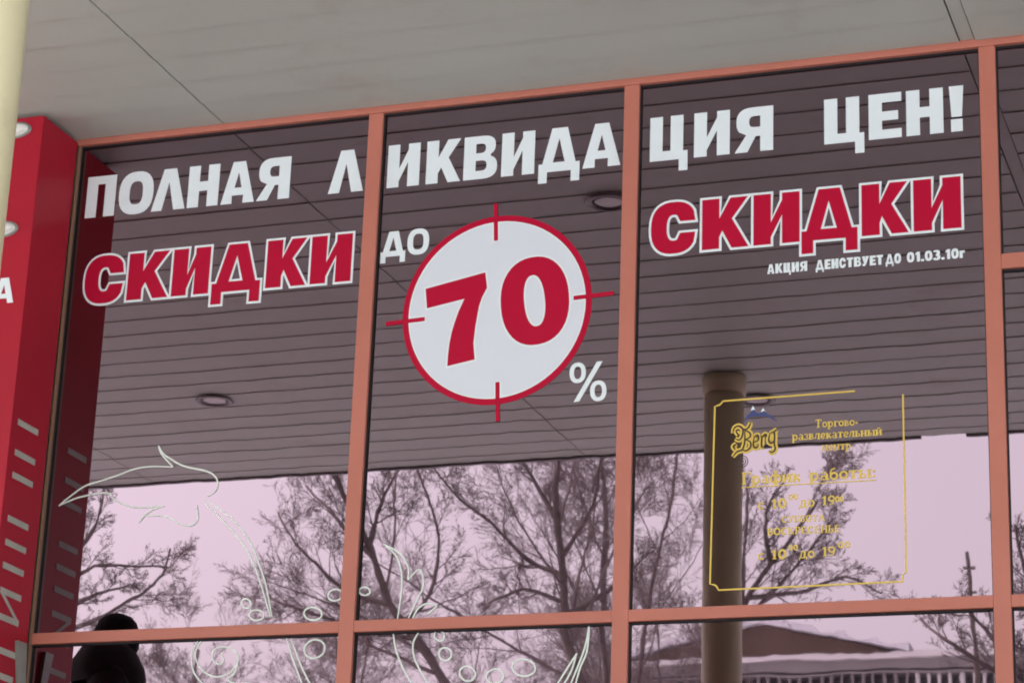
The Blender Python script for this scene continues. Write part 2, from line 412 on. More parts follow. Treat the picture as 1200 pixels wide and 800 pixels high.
# ================================================================ LETTERING ON THE GLASS
B1, H1 = 5.777, .205
hl = empty('headline_lettering', (-3.5, GY, B1), 'white headline ПОЛНАЯ ЛИКВИДАЦИЯ ЦЕН! running across the top of the glass', 'lettering')
letters(hl, [('П',-5.499,-5.348),('О',-5.330,-5.152),('Л',-5.157,-4.985),('Н',-4.974,-4.819),('А',-4.804,-4.637),('Я',-4.626,-4.463),
 ('Л',-4.272,-4.102),('И',-3.989,-3.835),('К',-3.803,-3.640),('В',-3.626,-3.469),('И',-3.449,-3.296),('Д',-3.276,-3.088),('А',-3.075,-2.903),
 ('Ц',-2.772,-2.604),('И',-2.576,-2.419),('Я',-2.397,-2.230),('Ц',-2.011,-1.841),('Е',-1.822,-1.684),('Н',-1.664,-1.510),('!',-1.485,-1.425)], B1, H1, .275, WHITE)
def discount(spec, lab):
    d = empty('discount_lettering', (spec[2][1], GY, 5.34), lab, 'lettering', 'crimson discount words')
    o = .0105
    letters(d, [(c, a+o, b-o) for c, a, b in spec], 5.3505, .226, .33, REDV, GY-.0004, o, WHITE, .225)
discount([('С',-5.475,-5.250),('К',-5.253,-5.024),('И',-5.027,-4.820),('Д',-4.825,-4.565),('К',-4.559,-4.343),('И',-4.343,-4.126)], 'crimson word СКИДКИ outlined in white on the left pane')
discount([('С',-2.770,-2.549),('К',-2.546,-2.324),('И',-2.324,-2.106),('Д',-2.119,-1.863),('К',-1.866,-1.651),('И',-1.651,-1.435)], 'crimson word СКИДКИ outlined in white on the right pane')
do = empty('small_word_lettering', (-3.88, GY, 5.44), 'white word ДО beside the round 70 badge', 'lettering')
letters(do, [('Д',-3.999,-3.882),('О',-3.874,-3.772)], 5.449, .118, .23, WHITE, hh=.17)
vl = empty('validity_lettering', (-1.85, GY, 5.22), 'small white line АКЦИЯ ДЕЙСТВУЕТ ДО 01.03.10г under the right hand crimson word', 'lettering')
def run(words, parent, z, h, t, m, hh=.2, gap=.035):
    wt = {'Д':1.15,'.':.42,'1':.68,'г':.72,'С':.95,'Т':.9,'Е':.85}
    for s_, x0, x1 in words:
        tot = sum(wt.get(c, 1) for c in s_); gw = gap*h*3; un = (x1-x0-gw*(len(s_)-1))/tot; x = x0; spec = []
        for c in s_: wd = wt.get(c, 1)*un; spec.append((c, x, x+wd)); x += wd+gw
        letters(parent, spec, z, h, t, m, hh=hh)
run([('АКЦИЯ',-2.254,-2.085),('ДЕИСТВУЕТ',-2.049,-1.769),('ДО',-1.758,-1.695),('01.03.10г',-1.671,-1.435)], vl, 5.219, .0425, .30, WHITE, .22, .026)
# round badge
BC, BR = Vector((-3.446, 5.162)), .431
bd = empty('discount_badge', (BC.x, GY, BC.y), 'round white badge with crimson rim, cross hair ticks and a large 70', 'badge')
circ = lambda r, n=72: [(BC.x+r*math.cos(2*math.pi*k/n), BC.y+r*math.sin(2*math.pi*k/n)) for k in range(n)]
film(MB(), [(0, circ(BR)), (1, circ(.4045))], GY-.0004, .001).build('rim', REDV, bd)
film(MB(), [(0, circ(.404)), (1, circ(.397))], GY-.0004, .0012).build('inner_rim', WHITE, bd)
film(MB(), [(0, circ(.3965))], GY-.0004, .001).build('disc', PALE, bd)
for (p, q) in (((-3.467,5.652),(-3.459,5.478)), ((-3.955,5.135),(-3.773,5.143)), ((-3.097,5.183),(-2.918,5.191)), ((-3.426,4.831),(-3.418,4.656))):
    a, b = Vector(p), Vector(q); d = (b-a).normalized(); n_ = Vector((-d.y, d.x))*.0095
    tk = film(MB(), [(0, [tuple(a-n_), tuple(b-n_), tuple(b+n_), tuple(a+n_)])], GY-.0022, .0008).build('tick', REDV, bd)
    inn, out_ = (b, a) if (b-BC).length < (a-BC).length else (a, b)
    d = (out_-inn).normalized(); e = inn+d*((.405-(inn-BC).length)*-1) if False else inn+d*max(0, .397-(inn-BC).length)
    n2 = Vector((-d.y, d.x))*.0165; s_ = inn-d*.004
    if (e-inn).length > .02:
        film(MB(), [(0, [tuple(s_-n2), tuple(e-n2), tuple(e+n2), tuple(s_+n2)])], GY-.0015, .0005).build('tick_edge', WHITE, tk)
seven = [(-3.776,5.282),(-3.502,5.335),(-3.491,5.263),(-3.512,5.222),(-3.525,5.180),(-3.537,5.093),(-3.543,5.015),(-3.534,4.940),(-3.658,4.919),(-3.657,4.97),(-3.653,5.023),(-3.645,5.072),(-3.634,5.114),(-3.617,5.167),(-3.593,5.221),(-3.765,5.191)]
def tilt_el(cx, cy, rx, ry, ang, n=40, p=2.25):
    ca_, sa = math.cos(ang), math.sin(ang)
    return [(cx+u*ca_-v*sa, cy+u*sa+v*ca_) for u, v in ell(0, 0, rx, ry, 0, 360, n, p)]
zero = [(0, tilt_el(-3.271,5.186,.154,.201,.11)), (1, tilt_el(-3.272,5.186,.047,.118,.13))]
for sh in ([(0, seven)], zero):
    dg = film(MB(), sh, GY-.0026, .0008).build('digit', REDV, bd)
    film(MB(), grow(sh, .008), GY-.0018, .0006).build('outline', WHITE, dg)
pc = empty('percent_sign', (-3.02, GY, 4.72), 'white percent sign below right of the round badge', 'lettering')
for (cx, cz) in ((-3.069, 4.847), (-2.976, 4.761)):
    film(MB(), [(0, tilt_el(cx, cz, .036, .0455, .05, 28)), (1, tilt_el(cx, cz, .0165, .028, .05, 24))], GY-.0004, .001).build('ring', WHITE, pc)
film(MB(), [(0, [(-3.083,4.718),(-3.058,4.720),(-2.960,4.890),(-2.985,4.890)])], GY-.0016, .001).build('slash', WHITE, pc)

# ---------------------------------------------------------------- gold opening hours panel: bold serif strokes (cap 1, x-height .68)
def arc(cx, cy, rx, ry, a0, a1, n=12): return [(cx+rx*math.cos(math.radians(a0+(a1-a0)*k/n)), cy+ry*math.sin(math.radians(a0+(a1-a0)*k/n))) for k in range(n+1)]
X = .66
def V_(x, y0, y1): return [('K', [(x, y0), (x, y1)]), ('s', [(x-.15, y0+.03), (x+.15, y0+.03)]), ('s', [(x-.15, y1-.03), (x+.15, y1-.03)])]
SER = {
 'о': (.62, [('k', arc(.31,X/2,.22,X/2-.05,0,360))]), 'с': (.55, [('k', arc(.32,X/2,.22,X/2-.05,50,310))]),
 'р': (.70, V_(.16,-.28,X)+[('k', arc(.34,X/2,.22,X/2-.05,140,-140))]), 'г': (.52, V_(.16,0,X)+[('t', [(.16,X-.04),(.48,X-.04),(.48,X-.2)])]),
 'в': (.60, V_(.16,0,X)+[('t', arc(.28,.50,.17,.13,90,-90)), ('t', arc(.28,.19,.22,.16,90,-90))]),
 'а': (.60, [('t', arc(.28,.45,.18,.18,150,0)), ('K', [(.44,.48),(.44,0)]), ('s', [(.40,.03),(.60,.03)]), ('t', arc(.25,.18,.17,.15,60,330))]),
 'з': (.50, [('t', arc(.22,.50,.18,.14,150,-90)), ('t', arc(.22,.19,.22,.16,90,-150))]),
 'л': (.66, [('t', [(.03,.04),(.14,.10),(.24,X-.03)]), ('t', [(.2,X-.04),(.52,X-.04)])]+V_(.50,0,X)),
 'е': (.58, [('k', arc(.30,X/2,.21,X/2-.05,0,320)), ('t', [(.10,X/2),(.50,X/2)])]),
 'к': (.66, V_(.16,0,X)+[('t', [(.2,.34),(.34,.40),(.54,X-.05)]), ('K', [(.30,.38),(.56,.02)])]),
 'т': (.62, V_(.31,0,X)+[('t', [(.04,X-.2),(.06,X-.04),(.56,X-.04),(.58,X-.2)])]),
 'ь': (.58, V_(.16,0,X)+[('t', arc(.28,.20,.22,.17,90,-90))]), 'н': (.72, V_(.16,0,X)+V_(.56,0,X)+[('t', [(.16,X/2),(.56,X/2)])]),
 'ы': (.86, V_(.16,0,X)+[('t', arc(.26,.20,.19,.17,90,-90))]+V_(.70,0,X)), 'и': (.74, V_(.16,0,X)+V_(.58,0,X)+[('t', [(.18,.06),(.56,X-.06)])]),
 'й': (.74, V_(.16,0,X)+V_(.58,0,X)+[('t', [(.18,.06),(.56,X-.06)]), ('t', arc(.37,.92,.14,.12,200,340))]),
 'ц': (.74, V_(.16,0,X)+V_(.56,0,X)+[('t', [(.16,.04),(.68,.04),(.68,-.16)])]),
 'ф': (.88, V_(.44,-.28,.98)+[('k', arc(.27,X/2,.18,X/2-.05,30,330)), ('k', arc(.61,X/2,.18,X/2-.05,150,-150))]),
 'б': (.62, [('k', arc(.31,.30,.22,.26,0,360)), ('t', arc(.37,.52,.29,.40,190,80))]),
 'д': (.68, [('t', [(.12,.04),(.24,X-.03)]), ('K', [(.46,0),(.46,X)]), ('t', [(.2,X-.04),(.54,X-.04)]), ('t', [(.04,-.16),(.04,.04),(.62,.04),(.62,-.16)])]),
 '-': (.40, [('K', [(.06,.30),(.34,.30)])]), ':': (.30, [('K', [(.15,.02),(.15,.17)]), ('K', [(.15,.45),(.15,.60)])]), ' ': (.35, []),
 'Т': (.80, V_(.40,0,1)+[('t', [(.06,.74),(.08,.95),(.72,.95),(.74,.74)])]), 'Г': (.72, V_(.18,0,1)+[('t', [(.18,.95),(.64,.95),(.66,.74)])]),
 'С': (.78, [('K', arc(.42,.5,.31,.44,50,310))]), 'О': (.84, [('K', arc(.42,.5,.31,.44,0,360,18))]),
 'У': (.78, [('K', [(.12,.97),(.40,.40)]), ('t', [(.68,.97),(.36,.12),(.22,.05),(.12,.1)]), ('s', [(.02,.97),(.28,.97)]), ('s', [(.54,.97),(.78,.97)])]),
 'Б': (.74, V_(.18,0,1)+[('t', [(.18,.95),(.62,.95),(.62,.80)]), ('k', arc(.34,.29,.28,.25,90,-90))]),
 'А': (.84, [('t', [(.08,.03),(.40,.97)]), ('K', [(.38,.97),(.70,.03)]), ('t', [(.2,.33),(.58,.33)]), ('s', [(.0,.03),(.2,.03)]), ('s', [(.56,.03),(.84,.03)])]),
 'В': (.74, V_(.18,0,1)+[('k', arc(.32,.74,.22,.21,90,-90)), ('k', arc(.32,.28,.28,.24,90,-90))]),
 'К': (.82, V_(.18,0,1)+[('t', [(.22,.48),(.64,.96)]), ('K', [(.36,.58),(.70,.03)])]), 'Р': (.72, V_(.18,0,1)+[('k', arc(.34,.70,.26,.25,90,-90))]),
 'Е': (.72, V_(.18,0,1)+[('t', [(.62,.78),(.62,.95),(.18,.95)]), ('t', [(.18,.52),(.5,.52)]), ('t', [(.18,.05),(.64,.05),(.66,.24)])]),
 'Н': (.86, V_(.18,0,1)+V_(.68,0,1)+[('t', [(.18,.5),(.68,.5)])]), 'Ь': (.72, V_(.18,0,1)+[('k', arc(.34,.28,.26,.24,90,-90))]),
 '1': (.50, V_(.27,0,1)[:2]+[('t', [(.06,.78),(.27,.95)])]), '0': (.66, [('K', arc(.33,.5,.22,.44,0,360,18))]),
 '9': (.66, [('k', arc(.33,.68,.22,.27,0,360,16)), ('t', [(.55,.66),(.52,.35),(.40,.10),(.18,.05)])]),
}
def serif_text(parent, txt, x0, x1, z, h, name='text_line', m=None, bold=1.0):
    tot = sum(SER[c][0] for c in txt); k = (x1-x0)/tot; mb = MB(); x = x0
    for c in txt:
        for kind, pts in SER[c][1]:
            wd = {'K': .185, 'k': .14, 't': .095, 's': .08}[kind]*bold
            closed = len(pts) > 6 and (Vector(pts[0])-Vector(pts[-1])).length < 1e-6
            q = [(x+u*k, z+v*h) for u, v in (pts[:-1] if closed else pts)]
            ribbon(mb, q, wd*(h*.55+k*.45), GY-.0006, closed)
        x += SER[c][0]*k
    return mb.build(name, m or GOLD, parent)
oh = empty('opening_hours_sign', (-2.09, GY, 3.89), 'gold opening hours panel with blackletter name and notched border on the glass', 'sign')
bo = MB()
ribbon(bo, [(-1.890,4.684),(-2.439,4.679),(-2.444,4.671),(-2.451,4.664),(-2.461,4.661),(-2.472,4.659),(-2.476,4.45),(-2.485,3.913),(-2.470,3.910),(-2.460,3.905),(-2.454,3.896),(-2.450,3.887),(-1.708,3.890)], .0068, GY-.0006)
ribbon(bo, [(-1.696,4.657),(-1.694,4.169),(-1.694,3.927)], .0068, GY-.0006); ribbon(bo, [(-1.694,3.927),(-1.704,3.921),(-1.708,3.911),(-1.708,3.890)], .005, GY-.0008)
bo.build('border', GOLD, oh)
serif_text(oh, 'Торгово-', -2.055, -1.877, 4.540, .034); serif_text(oh, 'развлекательный', -2.150, -1.781, 4.492, .036); serif_text(oh, 'центр', -2.027, -1.906, 4.442, .034)
serif_text(oh, 'График', -2.358, -2.112, 4.319, .050, bold=1.05); serif_text(oh, 'работы:', -2.080, -1.807, 4.319, .050, bold=1.05)
ribbon(MB(), [(-2.358,4.307),(-1.807,4.307)], .004, GY-.0006).build('underline', GOLD, oh)
for z, hz in ((4.213, 0), (4.004, 0)):
    serif_text(oh, 'с', -2.292, -2.260, z, .040); serif_text(oh, '10', -2.236, -2.170, z, .038, bold=1.1); serif_text(oh, '00', -2.165, -2.124, z+.033, .021, bold=1.2)
    serif_text(oh, 'до', -2.121, -2.056, z-.002, .044); serif_text(oh, '19', -2.029, -1.973, z+.002, .038, bold=1.1)
    serif_text(oh, '00', -1.965 if z < 4.1 else -1.974, -1.913 if z < 4.1 else -1.938, z+.034 if z < 4.1 else z+.013, .022, bold=1.2)
serif_text(oh, 'СУББОТА', -2.192, -2.015, 4.151, .0265, bold=1.1); serif_text(oh, 'ВОСКРЕСЕНЬЕ', -2.251, -1.953, 4.102, .029, bold=1.1)
# blackletter name: broad gold strokes with a dark core
BL = [  # in a box 280 wide, 190 high (from upper left)
 [(14,60),(22,32),(48,22),(72,40),(70,75),(52,98),(28,88)], [(48,22),(84,44),(108,30),(118,6)], [(84,44),(84,110),(70,150),(40,160),(14,186)],
 [(84,48),(112,62),(116,84),(88,98)], [(88,98),(116,112),(118,140),(92,158),(70,150)], [(34,52),(46,70)], [(30,150),(18,130),(36,118)],
 [(140,84),(134,130),(148,146),(164,134)], [(140,84),(160,78),(162,104),(138,116)],
 [(176,80),(184,92),(182,138),(194,146)], [(184,92),(204,76),(212,90)],
 [(230,72),(224,110),(238,126),(256,112)], [(230,72),(252,66),(258,84),(256,130),(262,158),(244,176),(226,164)], [(252,66),(272,54)]]
bx0, bz0, bk, bkz = -2.405, 4.585, .200/280, .150/190
em = MB(); ei = MB()
for s_ in BL:
    q = smooth_line([(bx0+u*bk, bz0-v*bkz) for u, v in s_], 4)
    ribbon(em, q, .0235, GY-.0008, wend=.016); ribbon(ei, q, .0072, GY-.0022, wend=.003)
e1 = em.build('blackletter_name', GOLD, oh); ei.build('letter_core', DKINK, e1)
mt = MB(); film(mt, [(0, [(-2.350,4.583),(-2.338,4.606),(-2.322,4.622),(-2.312,4.640),(-2.300,4.622),(-2.286,4.615),(-2.270,4.628),(-2.252,4.612),(-2.232,4.600),(-2.208,4.574),(-2.236,4.592),(-2.262,4.604),(-2.290,4.603),(-2.318,4.606),(-2.336,4.596)])], GY-.0006, .001)
mo = mt.build('mountain_emblem', BLUE, oh)
film(MB(), [(0, [(-2.321,4.630),(-2.312,4.650),(-2.302,4.632),(-2.308,4.634),(-2.314,4.631)])], GY-.0018, .001).build('snow_cap', WHITE, mo)
film(MB(), [(0, [(-2.279,4.622),(-2.269,4.638),(-2.259,4.622),(-2.266,4.626),(-2.272,4.622)])], GY-.0018, .001).build('snow_cap', WHITE, mo)
sp = []
for k in range(40): a = k*.42; r_ = .006+.0006*k; sp.append((-2.356+r_*math.cos(a), 4.415+r_*math.sin(a)))
ribbon(MB(), sp, .0035, GY-.0006).build('scroll', DKINK, oh)

FLORAL = {'upper_left': {'stem': [[(-5.485,4.397),(-5.444,4.429),(-5.366,4.48),(-5.285,4.501),(-5.204,4.522),(-5.124,4.546),(-5.042,4.553),(-4.932,4.545)],[(-4.932,4.545),(-4.992,4.605),(-5.013,4.648)],[(-5.013,4.648),(-4.988,4.611),(-4.95,4.584),(-4.878,4.545),(-4.768,4.516),(-4.724,4.49),(-4.707,4.455),(-4.72,4.419),(-4.752,4.402)],[(-5.485,4.397),(-5.442,4.414),(-5.375,4.433),(-5.251,4.444),(-5.206,4.408),(-5.122,4.374),(-5.052,4.368),(-4.96,4.369)],[(-5.077,4.3),(-5.043,4.337),(-5.007,4.358),(-4.96,4.369)],[(-5.035,4.326),(-4.967,4.325),(-4.911,4.303),(-4.863,4.277),(-4.815,4.275),(-4.792,4.297),(-4.793,4.329),(-4.802,4.364)],[(-4.757,4.383),(-4.672,4.329),(-4.602,4.269),(-4.537,4.192),(-4.49,4.103),(-4.443,3.992),(-4.404,3.851)],[(-4.763,4.368),(-4.693,4.311),(-4.631,4.25),(-4.566,4.179),(-4.511,4.093),(-4.461,3.982),(-4.411,3.852)]],'berry': [[(-4.506,3.914),(-4.509,3.9),(-4.523,3.894),(-4.538,3.898),(-4.548,3.909),(-4.551,3.923),(-4.542,3.934),(-4.526,3.934),(-4.514,3.926)],[(-4.445,3.848),(-4.463,3.84),(-4.484,3.84),(-4.503,3.85),(-4.51,3.867),(-4.498,3.881),(-4.478,3.884),(-4.457,3.879),(-4.443,3.865)],[(-4.174,3.847),(-4.191,3.832),(-4.218,3.831),(-4.241,3.84),(-4.256,3.858),(-4.249,3.878),(-4.225,3.886),(-4.2,3.882),(-4.179,3.868)],[(-4.095,3.916),(-4.113,3.91),(-4.135,3.913),(-4.149,3.929),(-4.146,3.947),(-4.131,3.957),(-4.11,3.959),(-4.091,3.949),(-4.085,3.93)]]},'lower_left': {'stem': [[(-4.742,3.758),(-4.765,3.716),(-4.763,3.652),(-4.739,3.607),(-4.696,3.565)],[(-4.728,3.758),(-4.749,3.718),(-4.746,3.679),(-4.711,3.631),(-4.659,3.604),(-4.609,3.606),(-4.571,3.627),(-4.548,3.667),(-4.557,3.7),(-4.589,3.723),(-4.629,3.73),(-4.664,3.718),(-4.67,3.685),(-4.654,3.663),(-4.627,3.656),(-4.615,3.674),(-4.627,3.699),(-4.615,3.709)],[(-4.548,3.667),(-4.56,3.616),(-4.59,3.587),(-4.544,3.568),(-4.489,3.57)],[(-4.329,3.757),(-4.297,3.673),(-4.263,3.6),(-4.236,3.544)],[(-4.309,3.756),(-4.267,3.663),(-4.232,3.599),(-4.197,3.543)]],'berry': [[(-4.171,3.674),(-4.2,3.667),(-4.232,3.679),(-4.244,3.706),(-4.233,3.73),(-4.209,3.745),(-4.177,3.743),(-4.152,3.721),(-4.153,3.693)]]},'upper_mid': {'stem': [[(-3.908,4.145),(-3.867,4.112),(-3.836,4.068),(-3.819,4.003),(-3.817,3.929),(-3.828,3.821)],[(-3.908,4.145),(-3.858,4.119),(-3.817,4.085),(-3.79,4.034),(-3.791,3.985)],[(-3.791,3.985),(-3.743,4.029),(-3.722,3.989),(-3.723,3.944),(-3.745,3.899),(-3.779,3.823)],[(-3.76,3.822),(-3.738,3.862),(-3.701,3.881),(-3.653,3.87)],[(-3.653,3.87),(-3.677,3.849),(-3.699,3.836)]],'berry': [[(-3.96,3.937),(-3.972,3.929),(-3.987,3.929),(-4.001,3.935),(-4.008,3.947),(-4.002,3.959),(-3.987,3.963),(-3.972,3.96),(-3.961,3.95)]]},'lower_mid': {'stem': [[(-3.844,3.763),(-3.829,3.694),(-3.792,3.612),(-3.744,3.538)],[(-3.729,3.763),(-3.752,3.718),(-3.747,3.664),(-3.721,3.61),(-3.672,3.536)],[(-2.987,3.771),(-3.006,3.666),(-3.063,3.518)],[(-2.987,3.771),(-2.995,3.659),(-3.022,3.59),(-3.041,3.518)],[(-3.038,3.65),(-3.121,3.52)],[(-3.038,3.65),(-3.058,3.581),(-3.092,3.519)]],'berry': [[(-3.615,3.742),(-3.618,3.728),(-3.632,3.721),(-3.647,3.726),(-3.658,3.737),(-3.66,3.752),(-3.65,3.763),(-3.635,3.764),(-3.622,3.756)],[(-3.582,3.653),(-3.595,3.64),(-3.612,3.64),(-3.628,3.649),(-3.636,3.668),(-3.629,3.686),(-3.612,3.692),(-3.596,3.688),(-3.582,3.673)],[(-3.471,3.573),(-3.483,3.554),(-3.505,3.55),(-3.526,3.559),(-3.54,3.576),(-3.538,3.599),(-3.518,3.611),(-3.496,3.608),(-3.478,3.594)],[(-3.36,3.545),(-3.38,3.537),(-3.403,3.539),(-3.422,3.556),(-3.421,3.578),(-3.404,3.592),(-3.382,3.596),(-3.359,3.587),(-3.349,3.565)],[(-3.214,3.585),(-3.236,3.566),(-3.268,3.564),(-3.296,3.575),(-3.313,3.598),(-3.305,3.623),(-3.275,3.634),(-3.244,3.628),(-3.22,3.611)]]}}
TREES = [{'t': [(-8.86,-17.94,7.5),(-9.01,-17.94,7.9),(-9.07,-17.94,8.51),(-9.18,-17.94,9.41),(-9.16,-17.94,9.93),(-9.15,-17.94,10.48)],'l': [[(-9.08,-17.94,8.46),(-9.54,-17.94,8.74),(-10.0,-17.94,9.2),(-10.24,-17.94,9.39),(-10.69,-17.94,9.87)],[(-9.05,-17.94,8.73),(-8.75,-17.94,9.38),(-8.49,-17.94,9.79),(-8.29,-17.94,10.32)],[(-9.17,-17.94,9.3),(-9.52,-17.94,9.75),(-9.75,-17.94,10.19)],[(-9.04,-17.94,8.09),(-8.56,-17.94,8.33),(-7.99,-17.94,8.82)],[(-9.04,-17.94,8.24),(-9.57,-17.94,8.37),(-10.11,-17.94,8.29)]]},{'t': [(-9.36,-20.94,7.81),(-9.49,-20.94,9.01),(-9.47,-20.94,9.94),(-9.54,-20.94,10.64),(-9.53,-20.94,11.41)],'l': []},{'t': [(-10.18,-16.94,7.19),(-10.47,-16.94,7.59),(-10.86,-16.94,8.0),(-11.18,-16.94,8.72),(-11.61,-16.94,9.54),(-11.87,-16.94,10.09)],'l': [[(-10.86,-16.94,8.0),(-11.47,-16.94,8.22),(-12.06,-16.94,8.76),(-12.55,-16.94,9.32)],[(-10.69,-16.94,7.83),(-10.39,-16.94,8.12),(-10.41,-16.94,8.89),(-10.46,-16.94,9.63)],[(-10.47,-16.94,7.59),(-11.23,-16.94,7.74),(-12.01,-16.94,7.98),(-12.59,-16.94,8.26)],[(-11.05,-16.94,8.46),(-11.53,-16.94,9.05),(-12.18,-16.94,9.62)],[(-11.2,-16.94,8.77),(-10.99,-16.94,9.34),(-10.91,-16.94,9.87)]]},{'t': [(-14.65,-15.94,6.99),(-14.64,-15.94,7.6),(-14.66,-15.94,8.64),(-14.66,-15.94,9.49)],'l': [[(-14.59,-15.94,7.55),(-13.96,-15.94,7.73),(-13.44,-15.94,8.12),(-13.11,-15.94,8.46)],[(-14.62,-15.94,8.01),(-14.13,-15.94,8.32),(-13.4,-15.94,8.39)],[(-14.65,-15.94,8.43),(-14.24,-15.94,8.83),(-14.11,-15.94,9.29)],[(-14.64,-15.94,7.81),(-14.1,-15.94,7.99),(-13.65,-15.94,8.07)]]},{'t': [(-7.66,-19.94,7.25),(-7.5,-19.94,7.99),(-7.32,-19.94,8.52),(-6.96,-19.94,9.05),(-6.58,-19.94,9.53),(-6.37,-19.94,9.84)],'l': [[(-7.32,-19.94,8.52),(-7.24,-19.94,9.28),(-7.19,-19.94,10.0)],[(-7.18,-19.94,8.63),(-6.59,-19.94,8.73),(-6.05,-19.94,8.88),(-5.68,-19.94,8.73)],[(-6.96,-19.94,9.05),(-7.02,-19.94,9.71),(-6.82,-19.94,10.15)],[(-7.4,-19.94,8.31),(-6.69,-19.94,9.04),(-6.15,-19.94,9.56)]]},{'t': [(-9.85,-23.94,8.05),(-9.75,-23.94,9.15),(-9.61,-23.94,10.14),(-9.43,-23.94,10.89),(-9.31,-23.94,11.79)],'l': []},{'t': [(-2.78,-14.94,5.62),(-2.87,-14.94,6.45),(-2.88,-14.94,7.31),(-2.89,-14.94,8.18)],'l': [[(-2.88,-14.94,6.33),(-3.49,-14.94,6.55),(-3.99,-14.94,6.87),(-4.34,-14.94,7.26)],[(-2.89,-14.94,6.79),(-3.17,-14.94,7.4),(-3.26,-14.94,7.98)],[(-2.87,-14.94,6.45),(-3.4,-14.94,6.72),(-3.65,-14.94,7.08),(-3.85,-14.94,7.3)]]}]

# ---------------------------------------------------------------- white outline floral decals
flab = {'upper_left': 'white outline bird and leaf decal on the tall left pane', 'lower_left': 'white outline scroll decal on the low left pane',
        'upper_mid': 'white outline tulip decal at the foot of the tall middle pane', 'lower_mid': 'white outline stems and berries decal on the low middle pane'}
for key, dct in FLORAL.items():
    p0 = dct['stem'][0][0]
    fd = empty('floral_decal', (p0[0], GY, p0[1]), flab[key], 'decal', 'white floral decals')
    for s_ in dct['stem']: ribbon(MB(), smooth_line(s_, 5), .0075, GY-.0014, wend=.005).build('stem', LINEW, fd)
    for s_ in dct['berry']: ribbon(MB(), smooth_line(s_, 3, True), .0075, GY-.0014, True).build('berry', LINEW, fd)

# ================================================================ TREES ACROSS THE STREET
def rvec(r): 
    v = Vector((r.gauss(0, 1), r.gauss(0, 1), r.gauss(0, 1))); return v.normalized()
def sprout(r, mb, p, d, ln, rad, lev, spec, out):
    """one branch of level lev: a wandering line that turns upwards, then its children"""
    seg, nch, crook, lift = spec[lev]
    pts = [p.copy()]; q = p.copy(); d = d.normalized()
    for k in range(seg):
        d = (d+rvec(r)*crook+Vector((0, 0, lift))).normalized(); q = q+d*(ln/seg); pts.append(q.copy())
    rads = [max(rad*(1-.72*i/seg), .0021) for i in range(seg+1)]
    mb.tube(pts, rads, 5 if lev < 2 else 3)
    if lev+1 < len(spec): fork(r, mb, pts, rads, ln, lev+1, spec, out, nch)
def fork(r, mb, pts, rads, ln, lev, spec, out, n, lo=.18, frac=.56):
    m_ = len(pts)-1
    for k in range(n):
        t = lo+(1-lo)*(k+r.random())/n; i = min(int(t*m_), m_-1); fr = t*m_-i
        p = pts[i].lerp(pts[i+1], fr); t0 = (pts[i+1]-pts[i]).normalized()
        side = (rvec(r)-0*t0); side = (side-t0*side.dot(t0))
        if side.length < .05: continue
        side.normalize(); a = math.radians(r.uniform(24, 52))
        sprout(r, mb, p, t0*math.cos(a)+side*math.sin(a), ln*frac*r.uniform(.6, 1.15)*(1.15-.5*t), max((rads[i]+(rads[i+1]-rads[i])*fr)*r.uniform(.33, .48), .0028), lev, spec, out)
SPEC = [(7, 8, .14, .045), (6, 7, .17, .045), (4, 5, .19, .05), (3, 4, .2, .05), (2, 0, .22, .05)]
tlab = ['bare tree with forked trunk behind the middle pane reflection', 'bare tree with a straight dark trunk right of the forked tree',
        'bare leaning tree whose limbs spread left across the middle', 'bare tree at the left end beside the pylon reflection',
        'bare tree leaning right behind the cream column', 'slender bare tree just left of the cream column', 'bare tree at the right end with low sweeping twigs']
tree_meshes = []
for ti, td in enumerate(TREES):
    r = random.Random(100+ti)
    T = [Vector(p) for p in td['t']]
    ext = T[0]+(T[0]-T[1])*1.2; base = Vector((ext.x+(T[0].x-T[1].x)*1.2, T[0].y, 0))
    T2 = smooth_line([ext]+T, 4)
    tp = [base, base.lerp(ext, .35)+Vector((.06, .04, 0)), base.lerp(ext, .75)+Vector((.02, .02, 0))]+T2
    n = len(tp); r0 = (.125, .11, .125, .11, .11, .085, .11)[ti]
    H = tp[-1].z; tr = [max(r0*(1-.80*(p.z/H)**1.15), .02) for p in tp]
    e = empty('bare_tree', base, tlab[ti], 'tree', 'bare trees across the street')
    tb = MB().tube(tp, tr, 9); tb.f.append(tuple(range(9)))
    cb = MB()
    for lb in td['l']:
        lp = [Vector(p) for p in lb]; L0 = sum((lp[i+1]-lp[i]).length for i in range(len(lp)-1))
        for i in range(1, len(lp)): lp[i].y += r.uniform(-.5, .5)*i*.4
        lp[0] = min(tp, key=lambda q: (q-lp[0]).length).copy()
        lp = smooth_line(lp, 3); rd = [max(.034*(1-.75*i/len(lp)), .006) for i in range(len(lp))]
        tb.tube(lp, rd, 6); fork(r, cb, lp, rd, L0*.62, 1, SPEC, None, 10, .1, .58)
    # limbs of its own all the way up the crown
    nl = 12 if not td['l'] else 7
    hi = [i for i, p in enumerate(tp) if p.z > H*.48]
    sub = [tp[i] for i in hi]; srd = [tr[i] for i in hi]
    fork(r, cb, sub, srd, (2.4, 2.3, 2.0, 1.3, 1.4, 2.2, .9)[ti], 0, SPEC, None, nl, .0, 1.0)
    t_o = tb.build('trunk', BARK, e, True); c_o = cb.build('crown', TWIG, e)
    tree_meshes.append((t_o.data, c_o.data, H))
blab = ['small bare tree far back, behind the white scroll decal', 'small bare tree far back, behind the low berries decal', 'small bare tree far back, left of the forked trunk',
        'smaller bare tree farther back, low in the left pane', 'smaller bare tree farther back left of the leaning tree', 'smaller bare tree farther back between the leaning and forked trees',
        'smaller bare tree farther back beyond the straight trunk', 'smaller bare tree farther back at the far left', 'smaller bare tree farther back beside the white gabled building']
